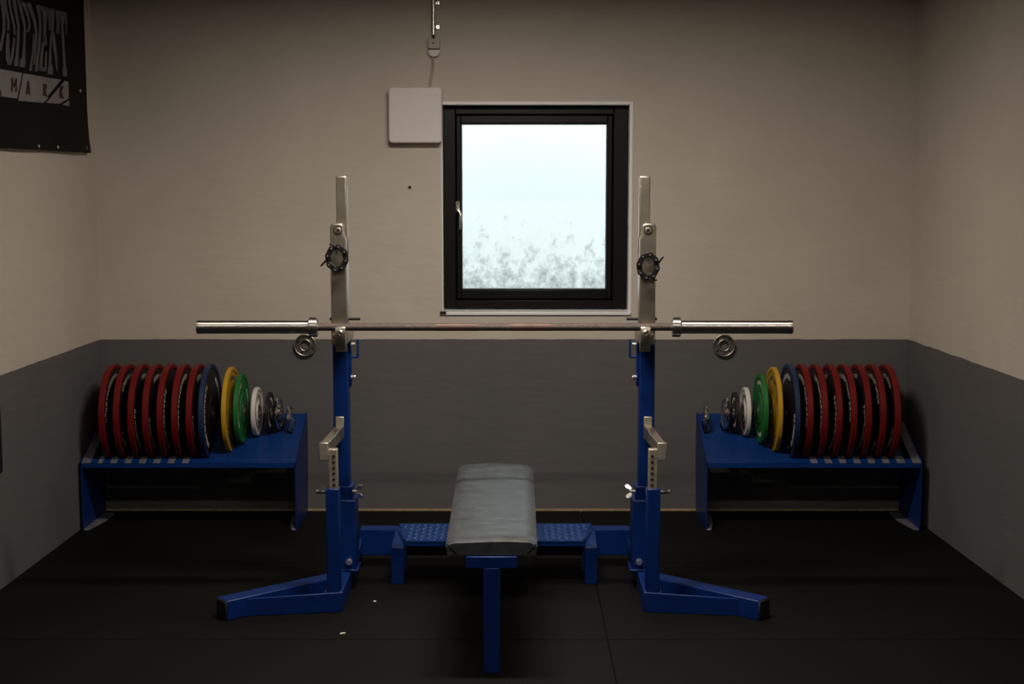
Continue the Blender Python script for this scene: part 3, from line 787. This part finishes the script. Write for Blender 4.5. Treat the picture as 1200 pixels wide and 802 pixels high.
# storage racks: sloping slotted shelf between two end panels
SY0, SZ0, SY1, SZ1 = 6.37, .315, 6.752, .480
SL = math.hypot(SY1 - SY0, SZ1 - SZ0); dY, dZ = (SY1 - SY0) / SL, (SZ1 - SZ0) / SL
TH = .006
def slot_range(kind):
    R, th, m, lm, yc, zc = KINDS[kind]
    s = (yc - SY0) * dY + (zc - SZ0) * dZ
    d = -(yc - SY0) * dZ + (zc - SZ0) * dY
    dd = max(0, d - TH - .001); half = math.sqrt(max(0, R * R - dd * dd))
    dd2 = d + TH; 
    return s - half - .003, s + half + .003
def storage_rack(xa, xb, inner, slots, label):
    """inner: +1 when the room centre lies to +X"""
    t = thing('plate_rack', ((xa + xb) / 2, 6.56, 0), label, 'plate rack', 'plate storage racks along the back wall')
    b = MB()
    def piece(x0, x1, s0, s1):
        if s1 - s0 < .002 or x1 - x0 < .0005: return
        P = lambda x, s, n: (x, SY0 + dY * s - dZ * n, SZ0 + dZ * s + dY * n)
        b.hexa([P(x0, s0, -TH), P(x1, s0, -TH), P(x1, s1, -TH), P(x0, s1, -TH)], [P(x0, s0, 0), P(x1, s0, 0), P(x1, s1, 0), P(x0, s1, 0)])
    xs = sorted(slots)
    cur = xa
    def strip(x0, x1, wear):
        if wear: b.mi = 1; piece(x0, x1, 0, .052); b.mi = 0; piece(x0, x1, .052, SL)
        else: piece(x0, x1, 0, SL)
    prev = None
    for x, kind, w in xs:
        a, c = x - w / 2, x + w / 2
        if cur == xa and kind == 'red': b.mi = 1; piece(cur, a, 0, SL); b.mi = 0
        else: strip(cur, a, prev in ('red',) and kind in ('red',))
        prev = kind
        s0, s1 = slot_range(kind)
        piece(a, c, 0, max(0, s0)); piece(a, c, min(SL, s1), SL)
        cur = c
    b.mi = 1 if xs[-1][1] == 'red' else 0
    piece(cur, xb, 0, SL); b.mi = 0
    b.box(xa, xb, SY0, SY0 + .005, SZ0 - .022, SZ0 - .002)
    b.build('slotted_shelf', ['blue_shelf', 'worn'], t, smooth=False)
    for x0, x1, tow in ((xa, xa + .006, 1), (xb - .006, xb, -1)):
        b = MB()
        pts = [(6.37, 0), (6.72, 0), (6.735, .10), (6.755, .25), (6.758, .40), (6.752, SZ1 + .006)] + [(SY0, SZ0 + .004)]
        b.prism(pts, 'X', x0, x1); pn = b.build('end_panel', 'blue', t, bevel=.001)
        fx = x1 if tow > 0 else x0
        fp = [(fx, 6.372)]
        for k in range(9):
            a = k / 8 * PI / 2; fp.append((fx + tow * .055 * math.sin(a + 0.35) if k else fx + tow * .02, 6.372 + .33 * k / 8))
        fp.append((fx, 6.705))
        b = MB(); b.prism(fp, 'Z', .0005, .0065); b.build('foot_flange', 'worn', pn, bevel=.001)
    return t
lx = [(-1.8485 + .0655 * k, 'red') for k in range(7)] + [(-1.4015, 'blue'), (-1.3055, 'yellow'), (-1.2585, 'green'), (-1.1975, 'white'), (-1.1385, 'black'), (-1.0950, 'chrome'), (-1.0450, 'small')]
rx = [(1.7375 - .0655 * k, 'red') for k in range(7)] + [(1.2875, 'blue'), (1.2160, 'yellow'), (1.1575, 'green'), (1.0965, 'white'), (1.0480, 'black'), (1.0030, 'chrome'), (.9150, 'small')]
def W(kind): return KINDS[kind][1] + (.016 if kind in ('chrome', 'small') else .008)
storage_rack(-1.966, -.984, 1, [(x, k, W(k)) for x, k in lx] + [(-1.903, 'red', .034)], 'low blue slotted plate rack in the left back corner')
storage_rack(.886, 1.870, -1, [(x, k, W(k)) for x, k in rx] + [(1.808, 'red', .034)], 'low blue slotted plate rack in the right back corner')
for side, lst, sg in (('left', lx, 1), ('right', rx, -1)):
    for i, (x, k) in enumerate(lst):
        if k == 'red': lab = f'{ORD[i]} red weight plate from the {side} wall in the {side} rack'
        elif k == 'blue': lab = f'navy blue weight plate beside the red ones in the {side} rack'
        elif k == 'chrome': lab = f'larger chrome weight plate next to the black one in the {side} rack'
        elif k == 'small': lab = f'smallest chrome weight plate at the inner end of the {side} rack'
        else: lab = f'{k} weight plate standing in the {side} rack'
        rot = 0.0; tilt = 0.0
        if k == 'chrome': rot = sg * -.03; tilt = sg * -.04
        if k == 'small': rot = sg * -.04; tilt = sg * -.05 if sg > 0 else -.08
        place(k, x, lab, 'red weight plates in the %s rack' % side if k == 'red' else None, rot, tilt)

# ------------------------------------------------------------------ scraps on the floor
def scrap(u, v, lx_, ly_, rot, label):
    d = ray(u, v); k = -CAMZ / d.z; p = Vector((d.x * k, d.y * k, 0))
    b = MB(); c, s_ = math.cos(rot), math.sin(rot)
    pts = [(-lx_, -ly_ * .6), (lx_ * .7, -ly_), (lx_, ly_ * .5), (-lx_ * .4, ly_)]
    q = [(p.x + c * x - s_ * y, p.y + s_ * x + c * y) for x, y in pts]
    b.prism(q, 'Z', .0005, .003); tag(b.build('paper_scrap', 'paper'), label, 'scrap')
scrap(401.5, 743, .012, .006, .5, 'tiny white scrap on the floor in front of the left outrigger')
scrap(439, 705.5, .006, .006, .2, 'tiny pale scrap on the floor between left base tube and bench')

# ------------------------------------------------------------------ light
def area(name, loc, rot, sx, sy, power, col, spread=180):
    l = bpy.data.lights.new(name, 'AREA'); l.shape = 'RECTANGLE'; l.size = sx; l.size_y = sy
    l.energy = power; l.color = col; l.spread = math.radians(spread)
    o = bpy.data.objects.new(name, l); COL.objects.link(o); o.location = loc; o.rotation_euler = rot
    return o
# added unseen housing over the lamp; deep end plates cut light to the sides
lx0, ly0, lz0 = -.05, 4.76, 2.58
b = MB(); b.box(lx0 - .52, lx0 + .52, ly0 - .09, ly0 + .09, lz0 + .012, lz0 + .06)
fit = struct(b.build('added_lamp_housing', 'white_trim', bevel=.004))
for k in (-1, 1):
    a_, c_ = sorted((lx0 + k * .50, lx0 + k * .52))
    b = MB(); b.box(a_, c_, ly0 - .11, ly0 + .11, lz0 - .30, lz0 + .02); b.build('light_baffle', 'black_plastic', fit)
    b = MB(); b.cyl((lx0 + k * .35, ly0, lz0 + .06), (lx0 + k * .35, ly0, ZC), .006, 10); b.build('hanger', 'black_steel', fit)
area('ceiling_tube_light', (-.05, 4.76, 2.58), (0, 0, 0), .9, .12, 52, (1.0, .885, .765), 174)
area('ceiling_tube_light', (0.06, 2.62, 2.56), (0, 0, 0), 1.3, .05, 30, (1.0, .885, .765))
p = area('window_portal', ((OX0 + OX1) / 2, 7.02, (OZ0 + OZ1) / 2), (PI / 2, 0, PI), OX1 - OX0, OZ1 - OZ0, 1, (1, 1, 1))
p.rotation_euler = (-PI / 2, 0, 0)
p.data.cycles.is_portal = True
w = bpy.data.worlds.new('sky'); S.world = w; w.use_nodes = True
bg = w.node_tree.nodes['Background']; bg.inputs['Color'].default_value = (.86, .98, 1.05, 1); bg.inputs['Strength'].default_value = 5.0

# ------------------------------------------------------------------ camera + view
cam = bpy.data.cameras.new('camera'); cam.lens = 50; cam.sensor_width = 36; cam.sensor_fit = 'HORIZONTAL'
co = bpy.data.objects.new('camera', cam); COL.objects.link(co)
co.location = (0, 0, CAMZ); co.rotation_euler = (PI / 2 - TILT, 0, 0)
S.camera = co
vs = S.view_settings
vs.view_transform = 'Standard'; vs.look = 'None'; vs.exposure = 0.0; vs.gamma = 1.0; vs.use_curve_mapping = False
S.cycles.use_denoising = True
S.cycles.max_bounces = 8; S.cycles.diffuse_bounces = 4; S.cycles.glossy_bounces = 4
S.cycles.sample_clamp_indirect = 4
